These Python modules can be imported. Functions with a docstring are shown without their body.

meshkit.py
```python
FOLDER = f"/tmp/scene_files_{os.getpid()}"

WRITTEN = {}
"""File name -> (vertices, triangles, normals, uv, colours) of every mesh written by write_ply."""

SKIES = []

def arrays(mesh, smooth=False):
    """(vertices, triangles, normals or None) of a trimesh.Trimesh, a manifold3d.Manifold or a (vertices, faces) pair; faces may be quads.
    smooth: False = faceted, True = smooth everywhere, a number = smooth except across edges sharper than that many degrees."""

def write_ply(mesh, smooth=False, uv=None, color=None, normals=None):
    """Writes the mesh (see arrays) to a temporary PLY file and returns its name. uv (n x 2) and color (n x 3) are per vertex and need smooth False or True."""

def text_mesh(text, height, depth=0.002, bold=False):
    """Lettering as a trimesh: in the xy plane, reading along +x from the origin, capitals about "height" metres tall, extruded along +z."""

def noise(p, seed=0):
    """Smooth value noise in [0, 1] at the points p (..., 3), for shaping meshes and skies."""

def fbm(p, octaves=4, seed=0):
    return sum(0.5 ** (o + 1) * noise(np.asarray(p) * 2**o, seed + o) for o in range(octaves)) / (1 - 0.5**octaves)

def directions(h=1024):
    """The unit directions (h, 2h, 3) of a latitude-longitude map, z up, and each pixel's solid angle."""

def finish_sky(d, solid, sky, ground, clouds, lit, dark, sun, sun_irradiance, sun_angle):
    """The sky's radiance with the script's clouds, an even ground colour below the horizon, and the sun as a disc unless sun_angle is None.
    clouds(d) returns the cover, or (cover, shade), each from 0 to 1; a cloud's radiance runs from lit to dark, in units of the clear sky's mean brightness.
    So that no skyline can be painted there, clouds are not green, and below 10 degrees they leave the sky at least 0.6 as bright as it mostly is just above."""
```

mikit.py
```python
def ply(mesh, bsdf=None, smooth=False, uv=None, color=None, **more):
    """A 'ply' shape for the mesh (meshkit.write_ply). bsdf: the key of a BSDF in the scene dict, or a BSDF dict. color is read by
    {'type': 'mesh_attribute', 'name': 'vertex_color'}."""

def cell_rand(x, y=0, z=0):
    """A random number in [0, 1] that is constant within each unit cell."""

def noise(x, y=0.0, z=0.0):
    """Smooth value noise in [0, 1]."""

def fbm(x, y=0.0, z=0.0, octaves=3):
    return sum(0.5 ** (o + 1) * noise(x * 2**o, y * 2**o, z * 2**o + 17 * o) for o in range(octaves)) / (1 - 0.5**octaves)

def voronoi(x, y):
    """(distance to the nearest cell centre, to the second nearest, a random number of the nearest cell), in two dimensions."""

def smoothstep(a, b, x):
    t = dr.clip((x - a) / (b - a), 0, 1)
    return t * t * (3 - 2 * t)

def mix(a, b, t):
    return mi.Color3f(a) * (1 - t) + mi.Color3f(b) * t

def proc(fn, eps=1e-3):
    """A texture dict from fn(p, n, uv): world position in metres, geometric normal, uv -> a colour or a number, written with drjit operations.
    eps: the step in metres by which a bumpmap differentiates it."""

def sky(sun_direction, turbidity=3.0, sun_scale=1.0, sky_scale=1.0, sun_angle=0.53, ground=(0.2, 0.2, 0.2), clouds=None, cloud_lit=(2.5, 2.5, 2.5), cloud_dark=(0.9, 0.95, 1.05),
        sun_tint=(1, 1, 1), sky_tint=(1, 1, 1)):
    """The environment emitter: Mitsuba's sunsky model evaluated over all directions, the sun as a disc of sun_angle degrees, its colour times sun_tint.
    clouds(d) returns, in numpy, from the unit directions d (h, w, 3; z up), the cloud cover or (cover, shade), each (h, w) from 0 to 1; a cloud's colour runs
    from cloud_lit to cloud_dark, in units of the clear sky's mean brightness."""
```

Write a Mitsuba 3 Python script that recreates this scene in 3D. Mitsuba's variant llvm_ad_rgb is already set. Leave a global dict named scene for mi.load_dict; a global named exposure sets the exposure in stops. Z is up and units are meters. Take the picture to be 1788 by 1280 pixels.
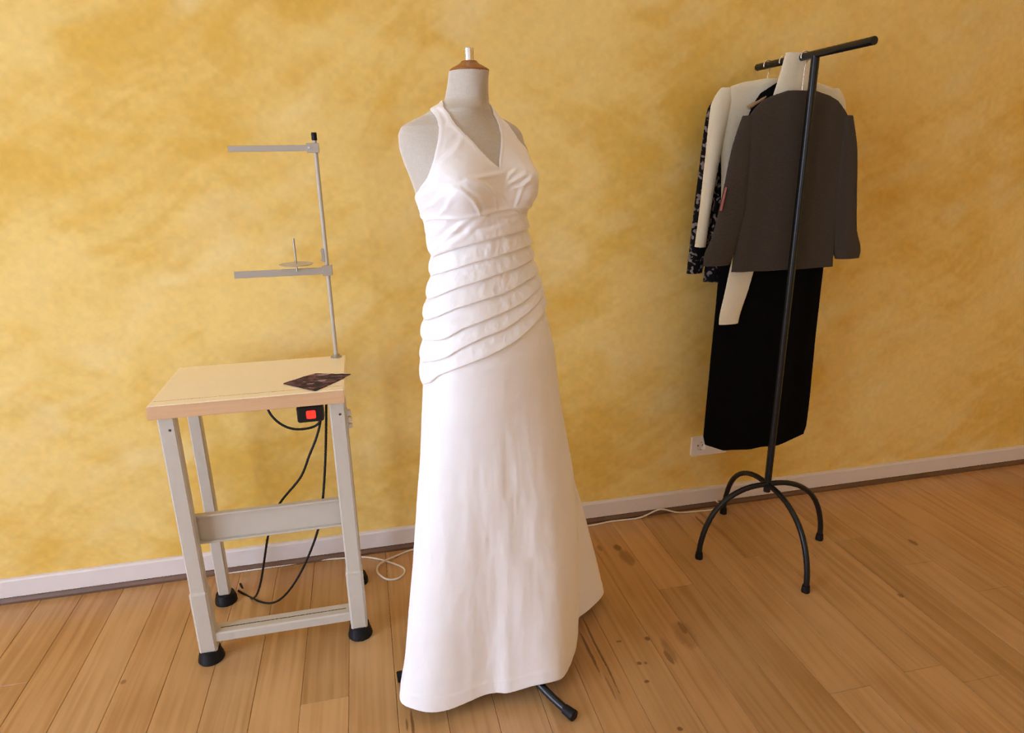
import math, numpy as np, trimesh, shapely, drjit as dr, mitsuba as mi, mikit
from scipy.interpolate import PchipInterpolator as PC, CubicSpline
from mikit import noise, fbm, smoothstep, mix, cell_rand
T = mi.ScalarTransform4f
scene, labels = {}, {}
rng = np.random.default_rng(7)

# ------------------------------------------------------------------ camera, daylight, lamps, exposure
EYE_Z = 1.38
pitch, yaw, roll = np.radians([17.55876, 12.57765, 0.94865])
fw = np.array([math.sin(yaw)*math.cos(pitch), math.cos(yaw)*math.cos(pitch), -math.sin(pitch)])
rt = np.array([math.cos(yaw), -math.sin(yaw), 0.0])
dn = np.cross(fw, rt)
down = -math.sin(roll)*rt + math.cos(roll)*dn
eye = np.array([0, 0, EYE_Z])
scene['camera'] = {'type': 'perspective', 'fov': math.degrees(2*math.atan(894/1150)), 'fov_axis': 'x',
                   'to_world': T().look_at(origin=eye.tolist(), target=(eye+fw).tolist(), up=(-down).tolist())}
exposure = -0.10
DAY = [5.8, 7.3, 10.2]        # the shop window to the left
DAY_FRONT = [0.5, 0.6, 0.75]    # the glazed shop front behind the photographer
LAMP = [13.5, 10.6, 5.6]     # warm ceiling lamps

# ------------------------------------------------------------------ helpers
def numbered(key):
    if key not in scene and key not in labels: return key
    i = 1
    while '%s_%03d' % (key, i) in scene or '%s_%03d' % (key, i) in labels: i += 1
    return '%s_%03d' % (key, i)
def put(key, mesh, bsdf, smooth=False, **more):
    key = numbered(key)
    scene[key] = mikit.ply(mesh, bsdf, smooth, **more)
    return key
def tag(key, label, cat=None, group=None, kind=None):
    d = {'label': label}
    if cat: d['category'] = cat
    if group: d['group'] = group
    if kind: d['kind'] = kind
    labels[key] = d
    return key
def thing(name, label, cat, group=None):
    return tag(numbered(name), label, cat, group)
def struct(key, mesh, bsdf, label=None, smooth=False, **more):
    scene[key] = mikit.ply(mesh, bsdf, smooth, **more)
    labels[key] = {'kind': 'structure'}
    if label: labels[key]['label'] = label
    return key
def join(*ms): return trimesh.util.concatenate([m for m in ms])
def box(x0, x1, y0, y1, z0, z1, c=0.0):
    """a box with chamfered edges"""
    if c <= 0:
        m = trimesh.creation.box((x1-x0, y1-y0, z1-z0)); m.apply_translation(((x0+x1)/2, (y0+y1)/2, (z0+z1)/2)); return m
    p = []
    for sx in (0, 1):
        for sy in (0, 1):
            for sz in (0, 1):
                q = np.array([x0 if not sx else x1, y0 if not sy else y1, z0 if not sz else z1])
                d = np.array([1-2*sx, 1-2*sy, 1-2*sz])*c
                for k in range(3):
                    e = d.copy(); e[k] = 0; p.append(q+e)
    return trimesh.convex.convex_hull(np.array(p))
def spline(pts, n=60, closed=False):
    p = np.asarray(pts, float); t = np.concatenate([[0], np.cumsum(np.linalg.norm(np.diff(p, axis=0), axis=1)**.5)])
    return CubicSpline(t, p)(np.linspace(0, t[-1], n))
def tube(path, r, sides=12, caps=True):
    p = np.asarray(path, float); n = len(p)
    r = np.broadcast_to(np.asarray(r, float), (n,)) if np.ndim(r) < 2 else r
    tan = np.gradient(p, axis=0); tan /= np.linalg.norm(tan, axis=1, keepdims=True)+1e-12
    u = np.cross(tan[0], [0, 0, 1.0])
    if np.linalg.norm(u) < 1e-3: u = np.array([1.0, 0, 0])
    V = []
    for i in range(n):
        u = u-tan[i]*(u@tan[i]); u /= np.linalg.norm(u); w = np.cross(tan[i], u)
        a = np.arange(sides)*2*np.pi/sides
        V.append(p[i]+r[i]*(np.cos(a)[:, None]*u+np.sin(a)[:, None]*w))
    V = np.concatenate(V); F = []
    for i in range(n-1):
        for k in range(sides):
            a, b = i*sides+k, i*sides+(k+1) % sides
            F += [[a, b, a+sides], [b, b+sides, a+sides]]
    if caps:
        V = np.vstack([V, p[0], p[-1]]); c0, c1 = n*sides, n*sides+1
        for k in range(sides):
            F.append([c0, (k+1) % sides, k]); F.append([c1, (n-1)*sides+k, (n-1)*sides+(k+1) % sides])
    m = trimesh.Trimesh(V, F, process=False); trimesh.repair.fix_normals(m); return m
def lathe(profile, at=(0, 0, 0), n=48):
    m = trimesh.creation.revolve(np.asarray(profile, float), sections=n); m.apply_translation(at); trimesh.repair.fix_normals(m); return m
def grid(P, wrap=True):
    """(rows, cols, 3) points -> mesh"""
    R, Cn = P.shape[:2]; i = np.arange(R-1)[:, None]; k = np.arange(Cn if wrap else Cn-1)[None]
    a, b = i*Cn+k, i*Cn+(k+1) % Cn
    f = np.stack([np.stack([a, b, b+Cn], -1), np.stack([a, b+Cn, a+Cn], -1)], 2).reshape(-1, 3)
    return trimesh.Trimesh(P.reshape(-1, 3), f, process=False)
def rgb(*c): return {'type': 'rgb', 'value': list(c)}
def pr(color, rough=0.5, **k):
    return {'type': 'twosided', 'b': {'type': 'principled', 'base_color': rgb(*color) if isinstance(color, tuple) else color, 'roughness': rough, **k}}

# ------------------------------------------------------------------ materials
def plaster(p, n, uv):
    a = mi.Float(p.x)+mi.Float(p.y)*0.9; z = mi.Float(p.z)
    wx = fbm(a*2.6+3.1, z*2.6, 1.0, 3)-0.5; wz = fbm(a*2.6, z*2.6+8.3, 5.0, 3)-0.5
    u = a+0.16*wx; v = z+0.16*wz
    big = fbm(u*2.6+11, v*2.9+5, 2.0, 5)
    mid = fbm(u*8.5+2, v*10.5+9, 7.0, 4)
    # sweeping arm strokes of the sponge: streaks along warped diagonals
    s = (u*0.65+v*0.55); t = (v*0.8-u*0.45)
    s2 = (u*0.8-v*0.3); t2 = (v*0.85+u*0.35)
    streak = fbm(s*5.0, t*34.0, 4.0, 3); streak2 = fbm(s2*4.5+5, t2*30.0, 14.0, 3)
    wash = smoothstep(0.36, 0.66, 0.46*big+0.26*mid+0.16*streak+0.12*streak2)
    pale = smoothstep(0.50, 0.72, 0.42*fbm(u*4.6+31, v*4.2+17, 3.0, 5)+0.30*fbm(s*4.0+9, t*15.0, 8.0, 3)+0.24*mid+0.03)
    col = mix([0.79, 0.575, 0.185], [0.68, 0.43, 0.076], wash)
    col = mix(col, [0.82, 0.66, 0.30], pale*0.6)
    fine = fbm(a*60, z*60, 1.0, 2)
    return col*(0.94+0.12*fine)
scene['m_plaster'] = {'type': 'twosided', 'b': {'type': 'bumpmap', 'b': {'type': 'principled', 'base_color': mikit.proc(plaster), 'roughness': 0.75, 'specular': 0.25},
    't': mikit.proc(lambda p, n, uv: fbm((p.x+p.y)*70, p.z*70, 2.0, 3)*0.0009), 'scale': 1.0}}
KNOTS = [(.552,1.50,.0045,.09,1),(.580,1.50,.0035,.165,1),(.563,1.36,.003,.05,.6),(.740,1.51,.012,.012,.9),(.676,1.422,.010,.009,.9),(.694,1.418,.006,.008,.7),(.667,1.353,.011,.007,.9),
         (.652,1.519,.011,.006,.7),(.683,1.186,.010,.009,.9),(.862,1.528,.010,.03,.8),(.767,1.425,.008,.03,.75),(.832,1.985,.014,.022,.9),(.841,1.92,.022,.05,.55),(.78,1.45,.012,.05,.4),
         (.027,1.355,.004,.055,.9),(.013,1.364,.003,.02,.7),(.287,1.412,.004,.014,.9),(1.215,2.07,.006,.05,.9),(.767,1.999,.008,.02,.5),(.855,1.50,.03,.06,.35),(-.36,1.25,.012,.014,.8),(1.62,1.5,.012,.014,.8),(-.75,1.7,.010,.012,.7),(1.9,1.75,.01,.02,.8)]
def floor_fn(shift, tint, dark):
    def fn(p, n, uv):
        x, y = mi.Float(p.x), mi.Float(p.y)
        col_i = dr.floor((x+0.133)/0.1256)
        k = cell_rand(col_i, shift, 3.0)
        w = 0.018*(fbm(x*4.0+k*9, y*2.4+shift, 2.0, 3)-0.5)
        g = fbm((x+w)*95.0+shift*7, y*2.6+k*20, 1.0, 3)
        rings = 0.5+0.5*dr.sin((x+w*3.0)*150.0+6.0*fbm(x*6+shift, y*1.4+k*11, 5.0, 3))
        blotch = fbm(x*7+shift, y*4.2+k*7, 9.0, 3)
        c = mix([0.49, 0.287, 0.118], [0.375, 0.195, 0.066], smoothstep(0.3, 0.8, 0.42*g+0.08*rings+0.5*blotch))
        c = c*mi.Color3f(*tint)
        d = mi.Float(0)
        for (kx, ky, rx, ry, s) in KNOTS:
            wob = 0.006*(noise(y*28, kx*50, 1.0)-0.5)
            f_ = 0.72 if max(rx, ry) < .02 else 1.0
            q = dr.square((x+wob*(0.3+30*rx)-kx)/(rx*f_))+dr.square((y-ky)/(ry*f_))
            d = dr.maximum(d, s*(1-smoothstep(0.35, 1.5, q+0.5*(noise(x*300, y*160, 2.0)-0.5))))
        return mix(c, [0.10, 0.038, 0.012], d*0.80)
    return fn
FLOOR_TINTS = [(1.0,1.0,1.0),(1.07,1.06,1.03),(0.88,0.86,0.82),(0.97,0.93,0.9),(1.03,1.04,1.08)]
for i, t in enumerate(FLOOR_TINTS):
    scene['m_floor_%d' % i] = pr(mikit.proc(floor_fn(i*3.7+1.0, t, 0)), 0.30, specular=0.5)
scene['m_gap'] = pr((0.09, 0.045, 0.018), 0.8)
scene['m_white_paint'] = pr((0.66, 0.60, 0.545), 0.45)
scene['m_ceiling'] = pr((0.80, 0.77, 0.70), 0.9)
scene['m_brown_wood'] = pr(mikit.proc(lambda p, n, uv: mix([0.17,0.085,0.04],[0.09,0.042,0.02], fbm(p.x*6, p.z*160, p.y*60, 3))), 0.5)
def satin(p, n, uv):
    f = fbm(p.x*240, p.y*240, p.z*1300, 2)
    return mi.Color3f(0.82, 0.80, 0.765)*(0.97+0.06*f)
scene['m_satin'] = {'type': 'twosided', 'b': {'type': 'bumpmap', 'b': {'type': 'principled', 'base_color': mikit.proc(satin), 'roughness': 0.40, 'specular': 0.5, 'sheen': 0.25},
    't': mikit.proc(lambda p, n, uv: fbm(p.x*34, p.y*34, p.z*30, 3)*0.0009), 'scale': 1.0}}
def linen(p, n, uv):
    f = 0.5*noise(p.x*900, p.y*900, p.z*120)+0.5*noise(p.x*140, p.y*140, p.z*1100)
    return mi.Color3f(0.50, 0.455, 0.375)*(0.90+0.2*f)
scene['m_linen'] = pr(mikit.proc(linen), 0.85, sheen=0.2)
scene['m_cap_wood'] = pr(mikit.proc(lambda p, n, uv: mix([0.33,0.125,0.026],[0.21,0.068,0.012], fbm(p.x*60, p.y*420, p.z*60, 3))), 0.32, specular=0.5, clearcoat=0.3)
scene['m_chrome'] = {'type': 'twosided', 'b': {'type': 'roughconductor', 'material': 'Al', 'alpha': 0.12}}
scene['m_black_metal'] = pr((0.006, 0.007, 0.009), 0.28, specular=0.4)
scene['m_rubber'] = pr((0.004, 0.004, 0.0045), 0.5, specular=0.25)
scene['m_cream_laminate'] = pr((0.83, 0.74, 0.52), 0.35)
scene['m_beech_edge'] = pr(mikit.proc(lambda p, n, uv: mix([0.62,0.40,0.21],[0.53,0.31,0.15], fbm(p.x*9, p.y*60, p.z*150, 3))), 0.45)
scene['m_grey_enamel'] = pr((0.46, 0.415, 0.335), 0.42)
scene['m_dull_steel'] = pr((0.42, 0.38, 0.32), 0.38, metallic=0.55)
scene['m_red_lit'] = pr((0.75, 0.02, 0.015), 0.3)
scene['m_black_plastic'] = pr((0.006, 0.0055, 0.0055), 0.4, specular=0.3)
scene['m_white_plastic'] = pr((0.78, 0.74, 0.68), 0.35)
scene['m_hole'] = pr((0.05, 0.045, 0.04), 0.7)
scene['m_cable_white'] = pr((0.66, 0.60, 0.48), 0.5)
def swatch_fn(p, n, uv):
    a = fbm(p.x*55+3, p.y*70, 1.0, 3); b = fbm(p.x*38-p.y*30, p.y*95+p.x*20, 6.0, 3)
    c = mix([0.055,0.022,0.026],[0.15,0.06,0.062], smoothstep(0.35,0.65,a))
    c = mix(c, [0.02,0.013,0.02], smoothstep(0.5,0.62,b))
    return mix(c, [0.42,0.31,0.31], smoothstep(0.66,0.74,fbm(p.x*30+9, p.y*85, 4.0, 3))*0.7)
scene['m_swatch'] = pr(mikit.proc(swatch_fn), 0.8)
def pattern_fn(p, n, uv):
    x, z = p.x*1.0, p.z*1.0
    b = fbm(x*115+2*noise(z*60, 1.0, 2.0), z*88, p.y*40, 2)
    return mix([0.007,0.006,0.007],[0.20,0.175,0.175], smoothstep(0.545,0.66,b))
scene['m_pattern_cloth'] = pr(mikit.proc(pattern_fn), 0.85, specular=0.1)
scene['m_cream_knit'] = pr(mikit.proc(lambda p, n, uv: mi.Color3f(0.66,0.62,0.47)*(0.93+0.14*noise(p.x*500, p.y*500, p.z*700))), 0.9, sheen=0.4)
scene['m_grey_knit'] = pr(mikit.proc(lambda p, n, uv: mi.Color3f(0.040,0.031,0.023)*(0.75+0.5*noise(p.x*500, p.y*500, p.z*700))), 0.95, sheen=0.3)
scene['m_pink_trim'] = pr((0.30, 0.10, 0.095), 0.9)
scene['m_black_cloth'] = pr((0.0025, 0.0023, 0.0025), 0.9, specular=0.08)
scene['m_hanger'] = pr((0.30, 0.19, 0.10), 0.45)
scene['m_glass_frame'] = pr((0.7, 0.68, 0.64), 0.5)

# ------------------------------------------------------------------ the room
X0, X1, Y0, Y1, ZC = -2.4, 3.2, -2.6, 2.184, 2.75
struct('wall_back', box(X0-.1, X1+.1, Y1, Y1+.1, -.05, ZC), 'm_plaster', 'ochre yellow sponge-painted plaster wall behind the dress')
struct('wall_right', box(X1, X1+.1, Y0, Y1, -.05, ZC), 'm_plaster')
def wall_with_hole(a0, a1, h0, h1, s0, s1):
    """spans s0..s1 and the height; boxes around an opening a0..a1 x h0..h1"""
    return [(s0, a0, -.05, ZC), (a1, s1, -.05, ZC), (a0, a1, -.05, h0), (a0, a1, h1, ZC)]
WL = (-0.9, 1.15, 0.10, 2.10)
struct('wall_left', join(*[box(X0-.1, X0, a, b, c, d) for a, b, c, d in wall_with_hole(*WL, Y0, Y1)]), 'm_plaster')
WF = (-1.7, 1.6, 0.25, 2.35)
struct('wall_front', join(*[box(a, b, Y0-.1, Y0, c, d) for a, b, c, d in wall_with_hole(*WF, X0, X1)]), 'm_plaster')
struct('ceiling', box(X0-.1, X1+.1, Y0-.1, Y1+.1, ZC, ZC+.1), 'm_ceiling')
struct('floor', box(X0-.1, X1+.1, Y0-.1, Y1+.1, -.06, -.004), 'm_gap', 'warm golden wood plank floor with dark knots')
def pane(vs):
    return trimesh.Trimesh(np.array(vs, float), [[0, 1, 2], [0, 2, 3]], process=False)
struct('window_1', pane([(X0-.05, WL[0], WL[2]), (X0-.05, WL[1], WL[2]), (X0-.05, WL[1], WL[3]), (X0-.05, WL[0], WL[3])]), 'm_white_plastic',
       emitter={'type': 'area', 'radiance': rgb(*DAY)})
f = [box(X0-.06, X0+.01, a, b, c, d) for a, b, c, d in ((WL[0], WL[0]+.05, WL[2], WL[3]), (WL[1]-.05, WL[1], WL[2], WL[3]), (WL[0], WL[1], WL[2], WL[2]+.05), (WL[0], WL[1], WL[3]-.05, WL[3]), (.1, .14, WL[2], WL[3]))]
scene['window_1__frame'] = mikit.ply(join(*f), 'm_glass_frame')
struct('window_2', pane([(WF[0], Y0-.05, WF[2]), (WF[0], Y0-.05, WF[3]), (WF[1], Y0-.05, WF[3]), (WF[1], Y0-.05, WF[2])]), 'm_white_plastic',
       emitter={'type': 'area', 'radiance': rgb(*DAY_FRONT)})
f = [box(a, b, Y0-.06, Y0+.01, c, d) for a, b, c, d in ((WF[0], WF[0]+.06, WF[2], WF[3]), (WF[1]-.06, WF[1], WF[2], WF[3]), (WF[0], WF[1], WF[2], WF[2]+.06), (WF[0], WF[1], WF[3]-.06, WF[3]), (-.2, -.14, WF[2], WF[3]))]
scene['window_2__frame'] = mikit.ply(join(*f), 'm_glass_frame')
for lx, ly, lt in ((1.55, 1.15, 'on the side of the clothes rack'), (-0.55, 1.15, 'on the side of the sewing table'), (0.5, -0.8, 'behind the photographer')):
    k = thing('ceiling_lamp', 'round warm ceiling lamp '+lt, 'lamp', 'round ceiling lamps')
    put(k+'__housing', lathe([(0, 0), (.13, 0), (.13, -.05), (.115, -.05), (.115, -.03), (0, -.03)], (lx, ly, ZC)), 'm_white_plastic')
    d = trimesh.creation.cylinder(.11, .004, sections=32); d.apply_translation((lx, ly, ZC-.036))
    put(k+'__diffuser', d, 'm_white_plastic', emitter={'type': 'area', 'radiance': rgb(*LAMP)})

# floor planks, one by one
PW = 0.1256
c0 = int(math.floor((X0+.133)/PW)); c1 = int(math.ceil((X1+.133)/PW))
JOINT = {-1: [1.497, 0.35, -1.0], 0: [0.9, -.4, -1.6], 1: [0.62, -.7], 2: [1.02, -.2, -1.5], 3: [.7, -.5], 4: [1.93, .75, -.6], 5: [1.15, 0., -1.3], 6: [0.55, -.8], 7: [1.02, -.3, -1.6], 8: [1.72, .45, -.9], 9: [1.05, -.2]}
TINT = {(-1, 0): 2, (-1, 1): 1, (0, 0): 0, (1, 0): 1, (2, 0): 0, (5, 0): 3, (6, 0): 0, (7, 0): 3, (8, 0): 1, (8, 1): 2, (9, 0): 2}
for c in range(c0, c1):
    xa, xb = max(X0, -.133+c*PW), min(X1, -.133+(c+1)*PW)
    if xb-xa < .02: continue
    js = JOINT.get(c)
    if js is None:
        js, y = [], Y1-rng.uniform(.25, 1.2)
        while y > Y0+.2: js.append(y); y -= rng.uniform(.85, 1.4)
    ys = [Y1]+list(js)+[Y0]
    for i in range(len(ys)-1):
        g = .0004; ti = TINT.get((c, i), int(rng.integers(0, 5)))
        h = rng.uniform(-.0003, .0003)
        put('floor__plank', box(xa+g, xb-g, ys[i+1]+g, ys[i]-g, -.02, h, .0012), 'm_floor_%d' % ti)

# skirting: white board above a brown strip
def skirt(key, x0, x1):
    prof = shapely.Polygon([(0, .024), (-.014, .024), (-.014, .082), (-.011, .087), (-.006, .090), (0, .090)])
    m = trimesh.creation.extrude_polygon(prof, x1-x0); m.apply_transform(np.array([[0, 0, 1, x0], [1, 0, 0, Y1], [0, 1, 0, 0], [0, 0, 0, 1.0]])); trimesh.repair.fix_normals(m)
    struct(key, m, 'm_white_paint', 'white painted baseboard along the yellow wall')
skirt('baseboard_back', X0, X1)
prof = shapely.Polygon([(0, 0), (-.018, 0), (-.018, .008), (-.013, .017), (-.008, .023), (0, .024)])
m = trimesh.creation.extrude_polygon(prof, X1-X0); m.apply_transform(np.array([[0, 0, 1, X0], [1, 0, 0, Y1], [0, 1, 0, 0], [0, 0, 0, 1.0]])); trimesh.repair.fix_normals(m)
struct('trim_1', m, 'm_brown_wood', 'dark brown wooden strip under the white baseboard')

# ------------------------------------------------------------------ the figure: outline of body and dress in figure coordinates
C0=np.array([0.268,1.53]); PHI=np.radians(-70)
FR=np.array([np.cos(PHI),np.sin(PHI)]); SD=np.array([-np.sin(PHI),np.cos(PHI)])
# z: half width, half depth, forward shift of the cross-section
RING=np.array([
 (0.80,.180,.135,.020),(0.93,.168,.128,.018),(1.03,.148,.108,.014),(1.12,.128,.092,.012),(1.18,.122,.092,.010),(1.24,.122,.098,.004),
 (1.30,.130,.106,-.006),(1.34,.140,.106,-.010),(1.38,.152,.100,-.020),(1.41,.158,.092,-.028),(1.43,.156,.085,-.033),(1.445,.146,.078,-.036),
 (1.457,.126,.072,-.038),(1.468,.102,.066,-.037),(1.478,.082,.060,-.034),(1.49,.064,.055,-.031),(1.51,.0500,.048,-.030),(1.535,.0455,.045,-.026),(1.562,.0430,.043,-.020)])
HEM=[(-174,.34),(-144,.27),(-114,.235),(-91,.285),(-82,.305),(-73,.285),(-49,.20),(-20,.160),(8,.200),(31,.225),(55,.238),(76,.262),(83,.275),(87,.345),(94,.45),(106,.46),(131,.44),(156,.40)]
ZH=.045
LZ=np.array([.045,.15,.28,.42,.56,.70,.80,.88,.95,1.02,1.09,1.16,1.22,1.27,1.31,1.35,1.39,1.42,1.44,1.452,1.463,1.473,1.483,1.495,1.51,1.535,1.56])
GL=np.array([-0.0061, -0.0077, -0.002, -0.0013, -0.0025, -0.0057, -0.0065, -0.0077, -0.0084, -0.0008, 0.001, -0.0017, 0.0035, 0.0087, 0.0101, 0.0104, 0.0082, 0.006, 0.0082, 0.0129, 0.0129, 0.0141, 0.0179, 0.004, -0.003, -0.003, 0.0])
GR=np.array([-0.0069, 0.0149, 0.0298, 0.0394, 0.0395, 0.0259, 0.0139, 0.0078, 0.0044, 0.0079, 0.0109, 0.0001, -0.0075, -0.0211, -0.0291, -0.0102, -0.012, -0.022, -0.0225, -0.021, -0.024, -0.026, -0.022, -0.017, -0.006, -0.003, 0.0])
def build(gL,gR):
    ab=[PC(RING[:,0],RING[:,k]) for k in (1,2,3)]
    A=np.array([float(d) for d,_ in HEM]);Rr=np.array([r for _,r in HEM])
    AA=np.concatenate([A-360,A,A+360]);RR=np.concatenate([Rr,Rr,Rr]);AA,i=np.unique(AA,return_index=True)
    H=PC(AA,RR[i]); l=PC(LZ,gL); r=PC(LZ,gR)
    def body(a,z):
        zc=np.clip(z,.80,1.562); w,d,c=(f(zc) for f in ab)
        n=2.25; ca,sa=np.cos(a),np.sin(a)
        rr=(np.abs(sa/w)**n+np.abs(ca/d)**n)**(-1/n)
        # the cross-section stands shifted forward by c
        qa,qb,qc=(sa/w)**2+(ca/d)**2,-2*c*ca/d**2,(c/d)**2-1
        rr=rr*np.sqrt(qa)*(-qb+np.sqrt(qb*qb-4*qa*qc))/(2*qa)
        # bust
        x=rr*sa
        for s in (-1,1):
            g=np.exp(-((x-s*.074)/.044)**2-((z-1.312-.0*s)/np.where(z>1.312,.060,.042))**2)*(ca>0)
            rr=rr+.040*g*np.clip(ca*2,0,1)
        return rr
    def surf(a,z):
        a=(a+np.pi)%(2*np.pi)-np.pi
        zt=.93
        rb=body(a,np.maximum(z,zt)); t=np.clip((zt-z)/(zt-ZH),0,1)
        rr=rb+(H(np.degrees(a))-rb)*(.35*t**2+.65*t**1.25)
        wl=np.clip(np.cos(a+np.radians(80)),0,1)**2; wr=np.clip(np.cos(a-np.radians(80)),0,1)**2
        return rr+l(z)*wl+r(z)*wr
    return surf
def pt(a,z,r):
    return np.stack([C0[0]+r*(np.cos(a)*FR[0]+np.sin(a)*SD[0]),C0[1]+r*(np.cos(a)*FR[1]+np.sin(a)*SD[1]),z+0*r],-1)

SURF = build(GL, GR)
NA = 480
AL = np.linspace(-np.pi, np.pi, NA, endpoint=False)

# mannequin torso
zs = np.concatenate([np.linspace(.84, 1.40, 90), np.linspace(1.403, 1.562, 110)])
A_, Z_ = np.meshgrid(AL[::2], zs)
r_ = SURF(A_, Z_)-.012*(1-np.clip((Z_-1.24)/.05, 0, 1))
P = pt(A_, Z_, r_)
ctop = np.r_[C0+FR*-.020, 1.5625]
Pb = np.concatenate([np.broadcast_to(np.r_[C0, .84], P[:1].shape), P, np.broadcast_to(ctop, P[:1].shape)])
man = thing('mannequin', 'beige linen dressmaker mannequin with wooden neck cap on black tripod, wearing the white gown', 'mannequin')
put(man+'__torso', grid(Pb), 'm_linen', 50)
cx_, cy_ = ctop[:2]
cap = put(man+'__neck_cap', lathe([(0, -.002), (.0425, -.002), (.0435, .001), (.0425, .004), (.036, .008), (.027, .0125), (.021, .016), (.0175, .0195), (.0165, .021), (0, .0215)], (cx_, cy_, 1.562)), 'm_cap_wood', 35)
tag(cap, 'turned brown wooden cap on the neck')
k = put(man+'__top_post', lathe([(0, 0), (.0108, 0), (.0108, .026), (.0100, .027), (.0085, .027), (.0085, .022), (0, .022)], (cx_, cy_, 1.582)), 'm_chrome', 35)
tag(k, 'short shiny metal tube on top')
put(man+'__support_pole', tube([(C0[0], C0[1], z) for z in (.10, .5, .86)], .015, 16), 'm_black_metal', 40)
hub = lathe([(0, .10), (.03, .10), (.034, .12), (.034, .19), (.022, .20), (0, .20)], (C0[0], C0[1], 0), 24)
put(man+'__hub', hub, 'm_black_metal', 40)
for ex, ey in ((.433, 1.272), (-.002, 1.517), (.385, 1.80)):
    d = np.array([ex-C0[0], ey-C0[1]]); R_ = np.linalg.norm(d); d /= R_
    prof = [(.03, .15), (.08, .105), (.14, .062), (.20, .034), (R_-.02, .0165)]
    path = spline([(C0[0]+d[0]*s, C0[1]+d[1]*s, z) for s, z in prof], 30)
    leg = put(man+'__leg', tube(path, .0105, 14), 'm_black_metal', 50)
    e = np.r_[C0+d*(R_-.035), .0172]; e2 = np.r_[C0+d*R_, .0150]
    s = np.array([0, .04, .3, .75, .95, 1.0])[:, None]
    put(leg+'__rubber_foot', tube(e+(e2-e)*s, [.0112, .0128, .0132, .0148, .0148, .0125], 16), 'm_rubber', 40)

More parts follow.
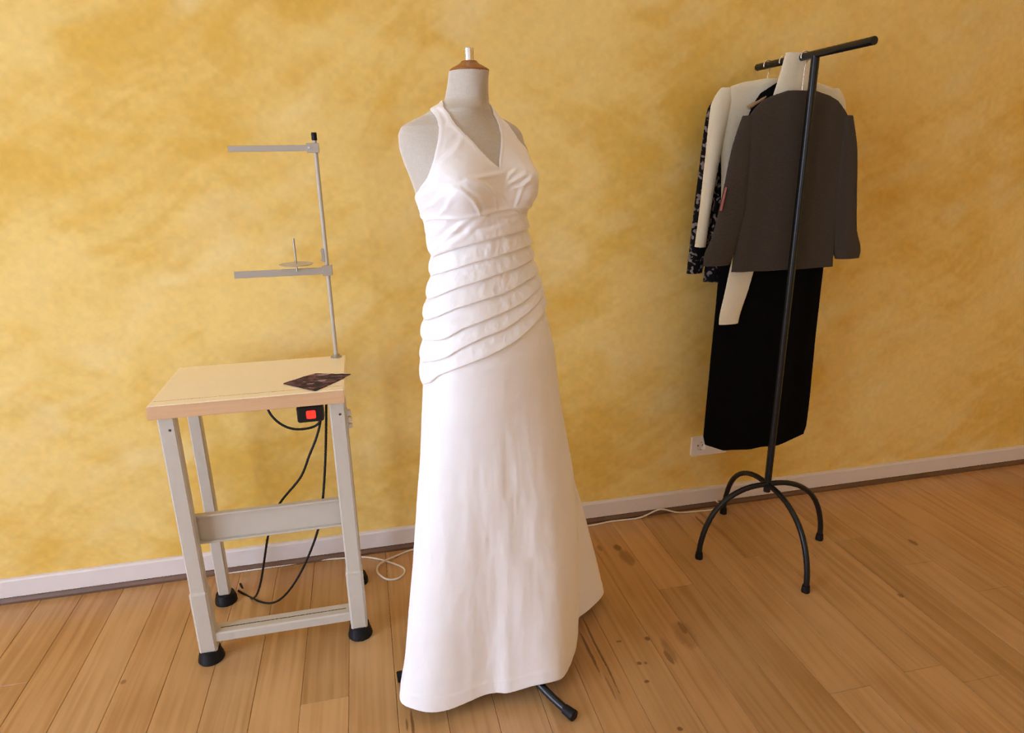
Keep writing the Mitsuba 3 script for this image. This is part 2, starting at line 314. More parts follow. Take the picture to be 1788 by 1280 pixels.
# ------------------------------------------------------------------ the gown
gown = thing('wedding_dress', 'long white satin halter-neck wedding dress with pleated waist, worn by the mannequin', 'dress')
deg = np.degrees
def seg_dist(a, z, line):
    """distance (metres on the body) and position along a polyline in (angle in degrees, height)"""
    best, along = np.full(a.shape, 9.0), np.zeros(a.shape); L = [np.array([p[0]*.0021, p[1]]) for p in line]
    tot = sum(np.linalg.norm(L[i+1]-L[i]) for i in range(len(L)-1)); acc = 0; side = np.zeros(a.shape)
    x = deg(a)*.0021
    for i in range(len(L)-1):
        d = L[i+1]-L[i]; n = np.linalg.norm(d)
        t = np.clip(((x-L[i][0])*d[0]+(z-L[i][1])*d[1])/n**2, 0, 1)
        ex, ez = x-L[i][0]-t*d[0], z-L[i][1]-t*d[1]
        q = np.hypot(ex, ez); m = q < best
        best = np.where(m, q, best); along = np.where(m, (acc+t*n)/tot, along); side = np.where(m, np.sign(d[0]*ez-d[1]*ex), side); acc += n
    return best, along, side
def crease(a, z, line, h, w, asym=.6):
    d, t, s = seg_dist(a, z, line); sd = d*s
    env = np.sin(np.pi*np.clip(t*.9+.06, 0, 1))**.6*np.exp(-(np.maximum(d-2.5*w, 0)/w)**2)
    return env*h*(np.exp(-(sd/w)**2)-asym*np.exp(-((sd-1.7*w)/(1.2*w))**2))
import meshkit
def wr(a, z, fa, fz, seed):
    p = np.stack([np.cos(a)*fa, np.sin(a)*fa+seed, z*fz], -1).reshape(-1, 3)
    return (np.asarray(meshkit.fbm(p)).reshape(a.shape))
# seams and pleat edges: (angle, height) along the front; the back mirrors them about the side seams
CURVES = [
 [(-100,1.2495),(-90,1.2525),(-73,1.2597),(-49,1.262),(-33,1.2675),(-7,1.2733),(18,1.2765),(35,1.277),(90,1.278)],
 [(-96,1.166),(-76,1.1795),(-52,1.1955),(-28,1.2077),(1,1.2168),(50,1.2250),(90,1.228)],
 [(-96,1.124),(-67,1.1430),(-38,1.1625),(-8,1.1745),(24,1.1828),(47,1.1866),(90,1.191)],
 [(-96,1.072),(-78,1.0850),(-53,1.1095),(-33,1.1215),(-9,1.1331),(22,1.1444),(52,1.1557),(90,1.165)],
 [(-96,1.024),(-74,1.0420),(-52,1.0665),(-30,1.0800),(2,1.0924),(29,1.1082),(56,1.1218),(90,1.134)],
 [(-96,.977),(-78,.9885),(-65,.9955),(-45,1.0235),(-20,1.0415),(15,1.0607),(54,1.0924),(90,1.112)],
 [(-96,.924),(-78,.9395),(-59,.9592),(-50,.9760),(-31,.9986),(-4,1.0154),(29,1.0448),(56,1.0697),(90,1.092)],
 [(-96,.874),(-78,.8895),(-67,.9130),(-44,.9425),(-18,.9657),(8,.9883),(29,1.0109),(56,1.0395),(90,1.064)]]
def curve(k, a):
    d = (deg(a)+180) % 360-180
    d = np.where(np.abs(d) > 90, np.sign(d)*180-d, d)
    c = np.array(CURVES[k]); return PC(c[:, 0], c[:, 1])(np.clip(d, c[0, 0], c[-1, 0]))
# --- bodice: cut from the body surface along neckline, armholes and back
inner_l = [(0,1.3595),(10.4,1.3716),(18.1,1.3835),(27.4,1.3983),(36.1,1.4125),(49.3,1.4302),(59.2,1.4442),(68.3,1.4580),(77.9,1.4715),(89.5,1.4835),(108.5,1.4928),(126,1.4995),(150,1.504),(180,1.506)]
inner_r = [(0,1.3595),(6.6,1.3805),(15.8,1.3985),(29.9,1.4150),(44.6,1.4298),(56,1.4434),(66.3,1.4558),(81,1.4700),(91,1.4798),(104,1.4905),(125,1.4990),(150,1.504),(180,1.506)]
outer = [(180,1.488),(150,1.4875),(130,1.486),(117,1.4835),(104,1.4775),(93.7,1.4705),(83.3,1.4599),(76,1.4467),(73.2,1.4351),(71,1.4201),(69.6,1.4058),(68.9,1.3826),(70,1.3634),(73.7,1.3443),(86.2,1.3230),(99,1.3088),(120,1.290),(150,1.275),(180,1.270)]
sc = .0021
def dense(c, n=12):
    c = np.array(c, float); t = np.concatenate([[0], np.cumsum(np.hypot(np.diff(c[:, 0])*sc, np.diff(c[:, 1]))**.5)])
    f = PC(t, c); return f(np.linspace(0, t[-1], n*len(c)))
def half_poly(inner):
    inn, out = dense(inner), dense(outer)
    half = np.concatenate([inn, [(230, inn[-1, 1])], [(230, out[0, 1])], out, [(230, out[-1, 1])], [(230, 1.1)], [(-30, 1.1)], [(-30, 1.3595-.03)]])
    return shapely.Polygon(np.c_[half[:, 0]*sc, half[:, 1]]).buffer(0)
zb = np.concatenate([np.linspace(1.235, 1.40, 150), np.linspace(1.401, 1.515, 150)])
A_, Z_ = np.meshgrid(AL, zb)
pts = shapely.points(np.abs(deg(A_)).ravel()*sc, Z_.ravel())
def field(poly):
    q = shapely.distance(poly.exterior, pts); return np.where(shapely.contains(poly, pts), q, -q).reshape(A_.shape)
sd = np.where(A_ < 0, field(half_poly(inner_l)), field(half_poly(inner_r)))
keep = np.minimum(sd, Z_-(curve(0, A_)-.003))
off = np.full(A_.shape, .0038)
CR = [([(-44,1.322),(-34,1.300),(-30,1.280),(-29,1.266)], .0024, .0036), ([(-38,1.336),(-24,1.326),(-13,1.305),(-10,1.277)], .0034, .0045),
      ([(-38,1.338),(-22,1.343),(-8,1.345),(4,1.348)], .0032, .0050), ([(-30,1.332),(-14,1.318),(0,1.298),(10,1.281)], .0016, .0045),
      ([(10,1.326),(22,1.338),(33,1.347)], .0040, .0048), ([(14,1.316),(24,1.322),(31,1.333),(36,1.343)], .0036, .0042), ([(8,1.335),(14,1.345),(22,1.352)], .003, .004),
      ([(18,1.281),(21,1.300),(25,1.325)], .0022, .004), ([(-95,1.300),(-76,1.312),(-58,1.330)], .0022, .0060), ([(-90,1.278),(-70,1.290),(-54,1.312)], .0022, .0055), ([(-66,1.268),(-56,1.283),(-49,1.306)], .0022, .0045),
      ([(-62,1.365),(-52,1.395),(-48,1.425)], .0016, .008), ([(40,1.29),(46,1.31),(52,1.335)], .002, .005)]
for line, h, w in CR: off += crease(A_, Z_, line, h, w)
off += .0009*(wr(A_, Z_, 5, 26, 3)-.5)
off += .0022*np.exp(-((Z_-curve(0, A_))/.0045)**2)          # rolled seam under the bust
off += .0008*np.exp(-((sd-.004)/.003)**2)                   # turned edge
Pm = pt(A_, Z_, SURF(A_, Z_))
nrm = np.cross(np.roll(Pm, -1, 1)-np.roll(Pm, 1, 1), np.gradient(Pm, axis=0)); nrm /= np.linalg.norm(nrm, axis=-1, keepdims=True)+1e-12
def clip_mesh(V, f, s):
    """part of the mesh where s > 0, cut along s = 0"""
    V, s = list(map(np.asarray, V)), list(s); cuts, F = {}, []
    def cut(a, b):
        k = (min(a, b), max(a, b))
        if k not in cuts:
            t = s[a]/(s[a]-s[b]); V.append(V[a]+(V[b]-V[a])*t); cuts[k] = len(V)-1
        return cuts[k]
    sa = np.array(s); pos = sa[f] > 0; n = pos.sum(1)
    F += f[n == 3].tolist()
    for tri, p_, c in zip(f[(n == 1) | (n == 2)], pos[(n == 1) | (n == 2)], n[(n == 1) | (n == 2)]):
        k = int(np.argmax(p_)) if c == 1 else int(np.argmin(p_))
        a, b, d = tri[k], tri[(k+1) % 3], tri[(k+2) % 3]
        e, g = cut(a, b), cut(a, d)
        F += [[a, e, g]] if c == 1 else [[e, b, d], [e, d, g]]
    m = trimesh.Trimesh(np.array(V), np.array(F), process=False); m.remove_unreferenced_vertices(); return m
def shell(outer_grid, inner_grid, s):
    g = grid(outer_grid); base = np.concatenate([outer_grid.reshape(-1, 3), inner_grid.reshape(-1, 3)], 1)
    f = np.array(g.faces)
    # cut both layers with the same pattern (6 numbers per vertex)
    V, sl, cuts, F = list(base), s.ravel().tolist(), {}, []
    sa = s.ravel(); pos = sa[f] > 0; n = pos.sum(1); F += f[n == 3].tolist()
    def cut(a, b):
        k = (min(a, b), max(a, b))
        if k not in cuts:
            t = sl[a]/(sl[a]-sl[b]); V.append(V[a]+(V[b]-V[a])*t); cuts[k] = len(V)-1
        return cuts[k]
    mm = (n == 1) | (n == 2)
    for tri, p_, c in zip(f[mm], pos[mm], n[mm]):
        k = int(np.argmax(p_)) if c == 1 else int(np.argmin(p_))
        a, b, d = tri[k], tri[(k+1) % 3], tri[(k+2) % 3]; e, q = cut(a, b), cut(a, d)
        F += [[a, e, q]] if c == 1 else [[e, b, d], [e, d, q]]
    V, F = np.array(V), np.array(F); used = np.unique(F); mp = np.full(len(V), -1); mp[used] = np.arange(len(used)); V, F = V[used], mp[F]
    nv = len(V); e = np.sort(np.vstack([F[:, [0, 1]], F[:, [1, 2]], F[:, [2, 0]]]), 1); E = np.vstack([F[:, [0, 1]], F[:, [1, 2]], F[:, [2, 0]]])
    _, inv, cnt = np.unique(e, axis=0, return_inverse=True, return_counts=True); B = E[cnt[inv.ravel()] == 1]
    rim = np.vstack([np.c_[B[:, 1], B[:, 0], B[:, 0]+nv], np.c_[B[:, 1], B[:, 0]+nv, B[:, 1]+nv]])
    return trimesh.Trimesh(np.vstack([V[:, :3], V[:, 3:]]), np.vstack([F, F[:, ::-1]+nv, rim]), process=False)
k = put(gown+'__bodice', shell(Pm+nrm*off[..., None], Pm+nrm*.0012, keep), 'm_satin', 40)
tag(k, 'white halter bodice with V neckline and gathers under the bust')

# --- the band under the bust and the pleats, each overlapping the next
PROF = [(-.16, -.0052), (-.05, -.0048), (0, -.0040), (.10, -.0030), (.22, -.0016), (.34, -.0002), (.46, .0010), (.58, .0022), (.70, .0033), (.80, .0041), (.88, .0046), (.94, .0047), (.975, .0041), (1.0, .0026), (.992, .0008), (.96, -.0016), (.90, -.0040), (.84, -.0055)]
def pleat(k):
    top, bot = curve(k-1, AL), curve(k, AL)
    d = (deg(AL)+180) % 360-180
    rows = []
    fine = []
    for i in range(len(PROF)-1):
        (u0, o0), (u1, o1) = PROF[i], PROF[i+1]
        for t in np.linspace(0, 1, 3, endpoint=False): fine.append((u0+(u1-u0)*t, o0+(o1-o0)*t))
    fine.append(PROF[-1])
    for u, o in fine:
        if k == 1: o = max(o, .0022) if u < .5 else o
        wob = .004*np.sin(np.clip(u, 0, 1)*np.pi)*0
        z = top+(bot-top)*u+wob
        oo = np.full(NA, o)
        seam = np.exp(-((d-np.interp(z, [.85, .90, .98, 1.065, 1.15, 1.26], [-73, -77, -85, -91, -95, -96]))/1.0)**2)
        oo = oo-.0030*seam*(.5+.5*np.clip(u, 0, 1))
        puff = .0035*np.exp(-((d+103)/11)**2)*np.clip(u, 0, 1)**.7*np.exp(-((u-.62)/.33)**2)   # folds that bulge behind the side seam
        w = (wr(AL, z, 7, 30, 5+k)-.5)*.0044+(wr(AL, z*1.0+.25*np.radians(d)*.13, 12, 60, 9+k)-.5)*.0020
        oo = oo+puff+w*np.clip(1.1-np.abs(u-.5)*1.3, 0, 1)
        if k == 1:
            for line, h, wd in BAND: oo = oo+crease(AL, z, line, h, wd)
        rows.append(pt(AL, z, SURF(AL, z)+oo))
    return grid(np.array(rows)[::-1])
BAND = [([(-84,1.186),(-66,1.212),(-48,1.243),(-36,1.262)], .0045, .0065), ([(-74,1.186),(-52,1.212),(-36,1.238),(-24,1.262)], .0030, .0075), ([(-10,1.26),(10,1.262),(40,1.266)], .0016, .0035), ([(-30,1.225),(5,1.243),(45,1.25)], .0016, .006), ([(16,1.268),(34,1.25),(44,1.236)], .0018, .004)]
for k in range(1, 8):
    put(gown+'__pleat', pleat(k), 'm_satin', 55)

# --- the skirt
top = curve(7, AL)+.012
rows = []
NS = 230
flutes = [(-62, 9, .004), (-40, 9, -.006), (-18, 8, .0085), (4, 8, -.006), (24, 9, .008), (58, 10, .006), (150, 12, .02)]
for i in range(NS+1):
    t = i/NS
    z = top+(ZH-top)*t
    d = (deg(AL)+180) % 360-180
    o = np.where(t < .05, -.0045+.0020*t/.05, -.0025+.0025*np.clip((t-.05)/.1, 0, 1))
    fl = sum(h*np.exp(-((((d-c-6*(1-t)+180) % 360)-180)/w)**2) for c, w, h in flutes)
    o = o+fl*np.clip((t-.12)/.88, 0, 1)**1.2
    sw = np.exp(-((t-.22)/.25)**2)
    o = o+(wr(AL, z, 2.6, 3, 21)-.5)*.010*np.clip(t*3, 0, 1)+(wr(AL, z, 5, 10, 33)-.5)*.0022*np.clip(t*4, 0, 1)
    o = o+.0015*np.clip((t-.955)/.004, 0, 1)                     # hem allowance
    zz = z+(.006*np.sin(np.radians(d)*3+1.0)+.004*np.sin(np.radians(d)*7))*t**4
    rows.append(pt(AL, zz, SURF(AL, np.minimum(z, 1.0))+o) if 0 else pt(AL, zz, SURF(AL, z)+o))
outer_ = np.array(rows)
inr = outer_.copy(); ax = np.stack([np.cos(AL)*FR[0]+np.sin(AL)*SD[0], np.cos(AL)*FR[1]+np.sin(AL)*SD[1], 0*AL], -1)
lip = [outer_[-1]-ax*.0012+[0, 0, -.0006], outer_[-1]-ax*.0026, outer_[-6]-ax*.0026, outer_[-10]-ax*.0018]
skirt_m = grid(np.concatenate([outer_, np.array(lip)])[::-1])
k = put(gown+'__skirt', skirt_m, 'm_satin', 60)
tag(k, 'plain flared white satin skirt falling to the floor')

# ------------------------------------------------------------------ sewing table
TX0, TX1, TY0, TY1 = -.56, -.077, 1.706, 2.045
tab = thing('sewing_table', 'narrow cream-topped sewing table with pale grey metal legs at the left by the wall', 'table')
k = put(tab+'__tabletop', box(TX0, TX1, TY0+.003, TY1, .7665, .801, .0025), 'm_cream_laminate'); tag(k, 'cream laminate tabletop')
k = put(tab+'__edge_band', box(TX0, TX1-.0005, TY0, TY0+.003, .7645, .7995, .0008), 'm_beech_edge'); tag(k, 'pinkish beech front edge')
put(tab+'__ruler_strip', box(TX0+.01, TX1-.004, TY0+.035, TY0+.037, .8005, .8014), 'm_beech_edge')
for lx in (-.1, TX0+.035):
    g_ = put(tab+'__leg', box(lx-.021, lx+.021, 1.722, 1.756, .232, .764, .004), 'm_grey_enamel')
    put(g_+'__sleeve', box(lx-.0245, lx+.0245, 1.717, 1.761, .032, .236, .006), 'm_grey_enamel')
    put(g_+'__rubber_foot', lathe([(0, 0), (.034, 0), (.0365, .004), (.034, .016), (.0295, .030), (.0285, .040), (0, .040)], (lx, 1.739, 0), 28), 'm_rubber', 40)
    put(g_+'__screw', lathe([(0, 0), (.0035, 0), (.0028, .0018), (0, .002)], (0, 0, 0), 14).apply_transform(np.array([[1, 0, 0, lx+.006], [0, 0, -1, 1.722], [0, 1, 0, .727], [0, 0, 0, 1.0]])), 'm_hole', 40)
    b_ = put(tab+'__leg', box(lx-.024, lx+.012, 1.995, 2.025, .03, .764, .004), 'm_grey_enamel')
    put(b_+'__rubber_foot', lathe([(0, 0), (.034, 0), (.034, .012), (.028, .032), (0, .032)], (lx-.006, 2.01, 0), 24), 'm_rubber', 40)
put(tab+'__cross_beam', join(box(TX0+.035, -.112, 1.7685, 1.7745, .372, .452, 0), box(TX0+.035, -.112, 1.757, 1.7745, .449, .455, .001), box(TX0+.035, -.112, 1.757, 1.7745, .367, .373, .001)), 'm_grey_enamel')
put(tab+'__foot_rail', join(box(TX0+.03, -.118, 1.724, 1.775, .062, .093, .004)), 'm_grey_enamel')
put(tab+'__rail_groove', box(TX0+.07, -.135, 1.747, 1.7495, .0925, .0936), 'm_hole')
br = put(tab+'__latch', join(box(-.079, -.0665, 1.733, 1.747, .716, .731, .002), box(-.079, -.0650, 1.733, 1.747, .698, .711, .002), box(-.079, -.0650, 1.733, 1.747, .680, .692, .002), box(-.0805, -.0745, 1.731, 1.749, .676, .735, .001)), 'm_grey_enamel'); tag(br, 'small grey metal latch on the right side of the leg')

sw = thing('motor_switch', 'black switch box with glowing red rocker under the sewing tabletop', 'switch')
put(sw+'__housing', box(-.205, -.137, 1.722, 1.765, .712, .758, .004), 'm_black_plastic')
put(sw+'__bracket', box(-.195, -.145, 1.73, 1.76, .757, .7664, .001), 'm_dull_steel')
k = put(sw+'__rocker', join(box(-.181, -.156, 1.7165, 1.7225, .723, .747, .003)), 'm_red_lit', emitter={'type': 'area', 'radiance': rgb(1.0, .03, .015)}); tag(k, 'glowing red rocker switch')
put(sw+'__cable', tube(spline([(-.147, 1.75, .714), (-.152, 1.75, .700), (-.163, 1.75, .690), (-.190, 1.75, .684), (-.23, 1.75, .69), (-.27, 1.76, .72), (-.285, 1.77, .765)], 40), .0032, 10), 'm_black_plastic', 60)
k = put('power_cable', tube(spline([(-.130, 1.79, .766), (-.131, 1.77, .739), (-.146, 1.782, .604), (-.166, 1.785, .467), (-.188, 1.79, .364), (-.215, 1.80, .29), (-.262, 1.82, .19), (-.33, 1.87, .08), (-.40, 1.95, .012), (-.5, 2.05, .006)], 70), .0034, 10), 'm_black_plastic', 60)
tag(k, 'long black cable hanging straight down behind the table beam', 'cable')
k = put('power_cable', tube(spline([(-.148, 1.755, .71), (-.152, 1.755, .69), (-.170, 1.76, .640), (-.193, 1.77, .590), (-.225, 1.79, .52), (-.30, 1.83, .42), (-.37, 1.9, .22), (-.43, 1.97, .03), (-.5, 2.09, .005)], 60), .0034, 10), 'm_black_plastic', 60)
tag(k, 'black cable curving down to the left from the red switch box', 'cable')

# fabric swatch lying on the table, one corner over the edge
sq = np.array([(-.27, 1.748), (-.156, 1.865), (-.060, 1.827), (-.132, 1.7145), (-.20, 1.712)])
poly_s = shapely.Polygon(sq); V2, F2 = trimesh.creation.triangulate_polygon(poly_s.segmentize(.008), engine='earcut') if 0 else (None, None)
n = 34; uu, vv = np.meshgrid(np.linspace(0, 1, n), np.linspace(0, 1, n))
q00, q10, q11, q01 = np.array([-.275, 1.752]), np.array([-.190, 1.7125]), np.array([-.058, 1.828]), np.array([-.156, 1.868])
q00b = np.array([-.24, 1.80])
Pxy = (1-uu)[..., None]*(1-vv)[..., None]*q00b+uu[..., None]*(1-vv)[..., None]*np.array([-.150, 1.7125])+uu[..., None]*vv[..., None]*q11+(1-uu)[..., None]*vv[..., None]*q01
Pxy[..., 0] += .004*np.sin(vv*9)*uu*(1-uu)*4; Pxy[..., 1] += .004*np.sin(uu*8+1)*(vv*(1-vv))*4
pz = .8024+.0024*np.asarray(meshkit.fbm(np.stack([Pxy[..., 0]*40, Pxy[..., 1]*40, 0*uu], -1).reshape(-1, 3))).reshape(uu.shape)+.003*np.clip(uu*vv-.55, 0, 1)
top_ = np.concatenate([Pxy, pz[..., None]], -1); g1 = grid(top_, False); lo = top_.copy(); lo[..., 2] -= .0012; g2 = grid(lo, False); g2.invert()
k = put('fabric_swatch', join(g1, g2), 'm_swatch', 60); tag(k, 'dark burgundy patterned fabric swatch on the corner of the sewing table', 'fabric')

# thread stand clamped to the back of the table
ts = thing('thread_stand', 'grey metal thread stand with black-capped pole rising from the sewing table', 'thread stand')
PX, PY = -.1045, 2.028
put(ts+'__pole', tube([(PX, PY, z) for z in (.801, 1.0, 1.2, 1.445)], .0060, 16), 'm_grey_enamel', 40)
k = put(ts+'__pole_cap', tube([(PX, PY, z) for z in (1.436, 1.438, 1.455, 1.457)], [.0066, .0074, .0074, .0066], 16), 'm_rubber', 40); tag(k, 'black plastic cap on the pole')
put(ts+'__base_collar', lathe([(0, 0), (.017, 0), (.017, .003), (.010, .005), (.010, .010), (0, .010)], (PX, PY, .801), 24), 'm_dull_steel', 40)
up = put(ts+'__upper_arm', join(box(PX-.023, PX+.010, PY-.011, PY-.0085, 1.403, 1.429, .0008), box(PX+.0075, PX+.010, PY-.011, PY+.010, 1.403, 1.429, .0008), box(PX-.23, PX-.018, PY-.009, PY-.005, 1.408, 1.424, .0008)), 'm_dull_steel')
put(up+'__screw', lathe([(0, 0), (.004, 0), (.003, .003), (0, .0035)], (0, 0, 0), 14).apply_transform(np.array([[1, 0, 0, PX-.017], [0, 0, -1, PY-.011], [0, 1, 0, 1.416], [0, 0, 0, 1.0]])), 'm_chrome', 40)
lw = put(ts+'__lower_arm', join(box(PX-.014, PX+.0135, PY-.012, PY-.0085, 1.056, 1.086, .0008), box(PX+.0105, PX+.0135, PY-.012, PY+.011, 1.056, 1.086, .0008), box(PX-.26, PX-.010, PY-.0105, PY-.007, 1.061, 1.081, .0008)), 'm_dull_steel')
put(lw+'__spool_plate', lathe([(0, 0), (.045, 0), (.048, .003), (.045, .0035), (0, .0035)], (PX-.085, PY-.02, 1.094), 32), 'm_grey_enamel', 40)
put(lw+'__spool_pin', tube([(PX-.085, PY-.02, z) for z in (1.075, 1.10, 1.17)], .003, 10), 'm_dull_steel', 40)
gd = put(ts+'__thread_guide', box(PX-.013, PX-.004, PY-.006, PY+.004, 1.096, 1.134, .001), 'm_dull_steel')
for z in (1.102, 1.128): put(gd+'__screw', tube([(PX-.012, PY-.001, z), (PX-.0165, PY-.001, z)], .0022, 8), 'm_chrome')

# ------------------------------------------------------------------ white cable on the floor
pth = [(-.55, 2.168), (-.29, 2.170), (-.217, 2.168), (-.132, 2.158), (-.075, 2.146), (-.019, 2.113), (.024, 2.077), (.052, 2.044), (.052, 2.015), (.032, 1.992), (-.001, 1.990), (-.030, 2.021), (-.041, 2.058), (-.024, 2.089), (.027, 2.124), (.092, 2.154), (.25, 2.160), (.5, 2.158), (.78, 2.150), (.86, 2.158), (.930, 2.157), (.985, 2.156)]
zz = np.full(len(pth), .0036); zz[13] = .009; zz[12] = .005; zz[14] = .005
p3 = [(x, y, z) for (x, y), z in zip(pth, zz)]+[(1.03, 2.160, .012), (1.07, 2.160, .026), (1.10, 2.159, .024), (1.14, 2.155, .010), (1.18, 2.150, .004), (1.24, 2.146, .0036), (1.32, 2.146, .0036), (1.345, 2.155, .012), (1.33, 2.160, .028), (1.328, 2.163, .034)]
k = put('white_cable', tube(spline(p3, 260), .0034, 10), 'm_cable_white', 60); tag(k, 'off-white cable looped on the floor along the baseboard', 'cable')

# ------------------------------------------------------------------ wall socket
so = thing('wall_socket', 'white double power socket low on the yellow wall', 'socket')
sx, sz = 1.249, .278
plate = shapely.box(sx-.041, sz-.040, sx+.113, sz+.040).buffer(-.004).buffer(.004)
holes = [shapely.Point(sx+d, sz).buffer(.0205) for d in (0, .071)]
for h in holes: plate = plate.difference(h)
def onwall(poly, depth, y):
    m = trimesh.creation.extrude_polygon(poly, depth); m.apply_transform(np.array([[1, 0, 0, 0], [0, 0, -1, y], [0, 1, 0, 0], [0, 0, 0, 1.0]])); trimesh.repair.fix_normals(m); return m
put(so+'__frame', onwall(plate, .011, Y1), 'm_white_plastic', 30)
for d in (0, .071):
    ins = lathe([(0, .002), (.0195, .002), (.0198, .0115), (.0207, .0118), (.0207, .0), (0, 0)], (0, 0, 0), 36)
    ins.apply_transform(np.array([[1, 0, 0, sx+d], [0, 0, -1, Y1], [0, 1, 0, sz], [0, 0, 0, 1.0]])); trimesh.repair.fix_normals(ins)
    k = put(so+'__insert', ins, 'm_white_plastic', 30)
    for hx in (-.0095, .0095):
        put(k+'__pin_hole', onwall(shapely.Point(sx+d+hx, sz).buffer(.0028), .0004, Y1-.002), 'm_hole')
    for hz in (-.016, .016): put(k+'__earth_clip', box(sx+d-.003, sx+d+.003, Y1-.010, Y1-.002, sz+hz-.0012, sz+hz+.0012), 'm_chrome')

# ------------------------------------------------------------------ clothes rack with garments
RX, RY = 1.335, 1.852
ra = thing('clothes_rack', 'black metal clothes rack with curved legs at the right by the wall', 'clothes rack')
put(ra+'__post', tube([(RX, RY, z) for z in (.235, .8, 1.2, 1.655)], .012, 16), 'm_black_metal', 40)
put(ra+'__rail', tube([(RX, y, 1.655) for y in (1.62, 1.8, 2.0, 2.15)], .011, 16), 'm_black_metal', 40)
for d in ((-1, 0), (1, 0), (0, -1), (0, 1)):
    L = .246
    pth = [(0, .262), (.30, .258), (.55, .236), (.75, .198), (.88, .150), (.96, .095), (.995, .05), (1.0, .012)]
    if d[0] == 0: L = .26
    path = spline([(RX+d[0]*s*L, RY+d[1]*s*L, z) for s, z in pth], 36)
    lg = put(ra+'__leg', tube(path, .0095, 14), 'm_black_metal', 60)
    put(lg+'__rubber_foot', lathe([(0, 0), (.0135, 0), (.0135, .006), (.012, .024), (0, .024)], (path[-1][0], path[-1][1], 0), 18), 'm_rubber', 40)
def ell_loft(rows, n=40, close=True):
    """rows of (cx, cy, z, half width, half depth)"""
    a = np.arange(n)*2*np.pi/n; P = []
    for i, (x, y, z, w, d) in enumerate(rows):
        P.append(np.stack([x+w*np.cos(a), y+d*np.sin(a), z+0*a], -1))
    P = np.array(P)
    if close:
        P = np.concatenate([P[:1].mean(1, keepdims=True)+0*P[:1], P, P[-1:].mean(1, keepdims=True)+0*P[-1:]])
    m = grid(P); trimesh.repair.fix_normals(m); return m
def fold(m, amp, f, seed):
    v = m.vertices.copy(); v[:, 1] += amp*(np.sin(v[:, 0]*f+3*np.asarray(meshkit.fbm(np.c_[v[:, 0]*3, v[:, 1]*3+seed, v[:, 2]*2.0]))*2)); m.vertices = v; return m
def rows_of(keys, y, n=40):
    """keys: (z, x left, x right, depth)"""
    k = np.array(keys, float)[::-1]; z = np.linspace(k[0, 0], k[-1, 0], n)
    f = PC(k[:, 0], k[:, 1:])(z); return [((a+b)/2, y, zz, max((b-a)/2, .002), d) for zz, (a, b, d) in zip(z, f)]
def garment(name, label, cat, y, body, sleeve, bsdf, amp=.006, cuff=None):
    g = thing(name, label, cat)
    put(g+'__body', fold(ell_loft(rows_of(body, y)), amp, 55, y*9), bsdf, 60)
    if sleeve:
        for s in (1, -1):
            k_ = [(z, xa, xb, d) if s == 1 else (z, 2*RX-xb, 2*RX-xa, d) for z, xa, xb, d in sleeve]
            put(g+'__sleeve', fold(ell_loft(rows_of(k_, y), 28), amp*.5, 70, y*7+s), bsdf, 60)
    hg = thing('clothes_hanger', 'wooden hanger inside the '+name.replace('_', ' '), 'hanger')
    zt = body[0][0]-.012
    put(hg+'__shoulder_bar', tube(spline([(RX-.14, y, zt-.062), (RX-.07, y, zt-.022), (RX, y, zt), (RX+.07, y, zt-.022), (RX+.14, y, zt-.062)], 24), .007, 10), 'm_hanger', 50)
    hz = 1.655
    a = np.radians(np.linspace(-60, 200, 16)); hook = [(RX, y, zt), (RX+.002, y, hz-.032)]+[(RX+.0155*math.cos(t), y, hz+.0155*math.sin(t)) for t in a]
    put(hg+'__hook', tube(np.array(hook), .0022, 8), 'm_chrome', 60)
    return g
garment('patterned_blouse', 'black blouse with grey flecked pattern, rearmost on the clothes rack', 'blouse', 2.09,
        [(1.600, RX-.06, RX+.06, .012), (1.57, 1.19, 2*RX-1.19, .022), (1.54, 1.155, 2*RX-1.155, .026), (1.30, 1.168, 2*RX-1.168, .030), (1.05, 1.165, 2*RX-1.165, .032), (.955, 1.160, 2*RX-1.160, .034)],
        [(1.565, 1.165, 1.20, .012), (1.515, 1.131, 1.205, .020), (1.363, 1.118, 1.195, .024), (1.235, 1.108, 1.185, .024), (1.10, 1.100, 1.170, .022), (.988, 1.094, 1.152, .020)], 'm_pattern_cloth')
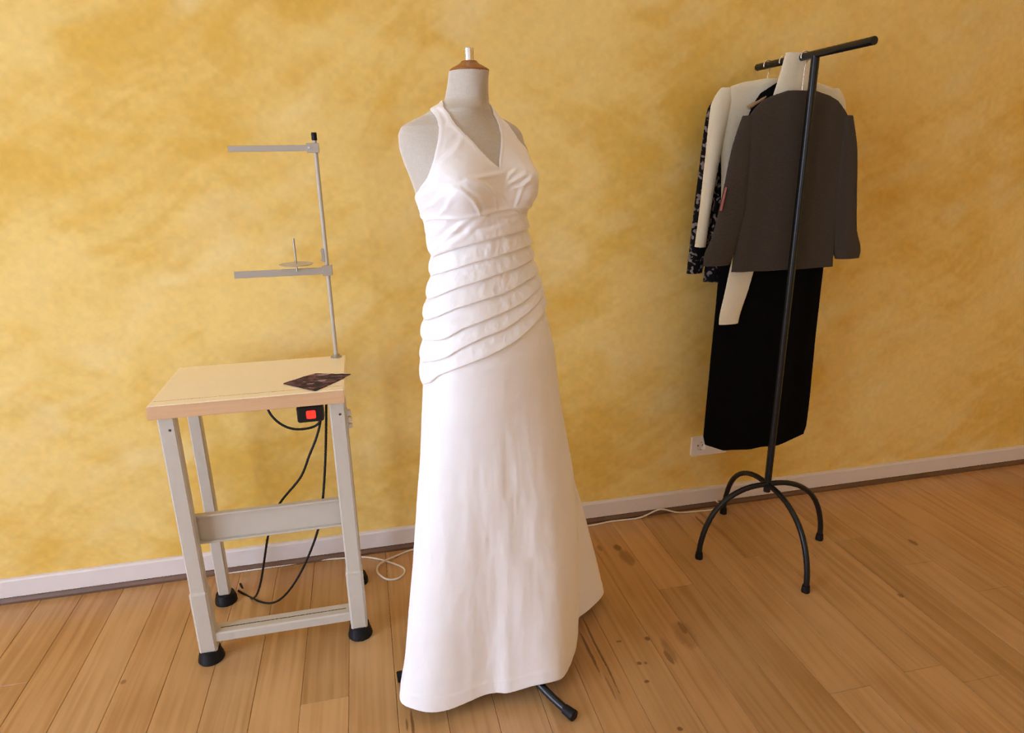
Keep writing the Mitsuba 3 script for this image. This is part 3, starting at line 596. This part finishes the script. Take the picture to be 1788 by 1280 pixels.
garment('cream_cardigan', 'cream knitted cardigan with hanging sleeve between the patterned blouse and the black dress', 'cardigan', 2.006,
        [(1.605, RX-.06, RX+.06, .012), (1.585, 1.165, 2*RX-1.165, .020), (1.55, 1.128, 2*RX-1.128, .020), (1.30, 1.150, 2*RX-1.150, .020), (1.17, 1.160, 2*RX-1.160, .020)],
        [(1.578, 1.128, 1.165, .010), (1.553, 1.107, 1.17, .017), (1.525, 1.096, 1.165, .021), (1.346, 1.089, 1.135, .021), (1.204, 1.083, 1.118, .019), (1.12, 1.077, 1.112, .017), (1.090, 1.075, 1.110, .017)], 'm_cream_knit', .003)
garment('black_dress', 'long plain black sleeveless dress reaching below the others on the clothes rack', 'dress', 1.954,
        [(1.590, RX-.05, RX+.05, .010), (1.54, 1.215, 2*RX-1.215, .016), (1.40, 1.170, 2*RX-1.170, .015), (1.29, 1.142, 2*RX-1.142, .016), (1.0, 1.140, 2*RX-1.140, .016), (.70, 1.133, 2*RX-1.133, .016), (.43, 1.128, 2*RX-1.128, .016), (.395, 1.136, 2*RX-1.136, .016), (.372, 1.165, 2*RX-1.165, .015), (.362, 1.21, 2*RX-1.21, .012)], None, 'm_black_cloth', .004)
gg = garment('grey_cardigan', 'dark grey-brown knitted cardigan, foremost on the clothes rack', 'cardigan', 1.899,
        [(1.56, RX-.05, RX+.05, .010), (1.53, 1.20, 2*RX-1.20, .014), (1.46, 1.155, 2*RX-1.155, .018), (1.30, 1.16, 2*RX-1.16, .018), (1.02, 1.15, 2*RX-1.15, .018)],
        [(1.49, 1.145, 1.18, .008), (1.40, 1.118, 1.18, .014), (1.244, 1.094, 1.18, .018), (1.139, 1.075, 1.165, .019), (1.065, 1.050, 1.150, .018), (1.044, 1.052, 1.140, .016)], 'm_grey_knit', .003)
k = put(gg+'__trim', fold(ell_loft(rows_of([(1.285, 1.0985, 1.1025, .005), (1.25, 1.092, 1.096, .006), (1.215, 1.0865, 1.0905, .006)], 1.885), 12), .001, 50, 1), 'm_pink_trim', 50); tag(k, 'dull pink piping on the sleeve')
sc_ = put('scarf', fold(ell_loft(rows_of([(1.668, RX-.05, RX+.05, .016), (1.60, 1.27, 1.38, .010), (1.3, 1.20, 1.30, .008), (.95, 1.150, 1.235, .008), (.850, 1.137, 1.21, .007), (.840, 1.138, 1.209, .005)], 1.927), 32), .002, 60, 2), 'm_cream_knit', 60)
tag(sc_, 'off-white scarf hanging behind the dark grey cardigan, its end showing below it', 'scarf')
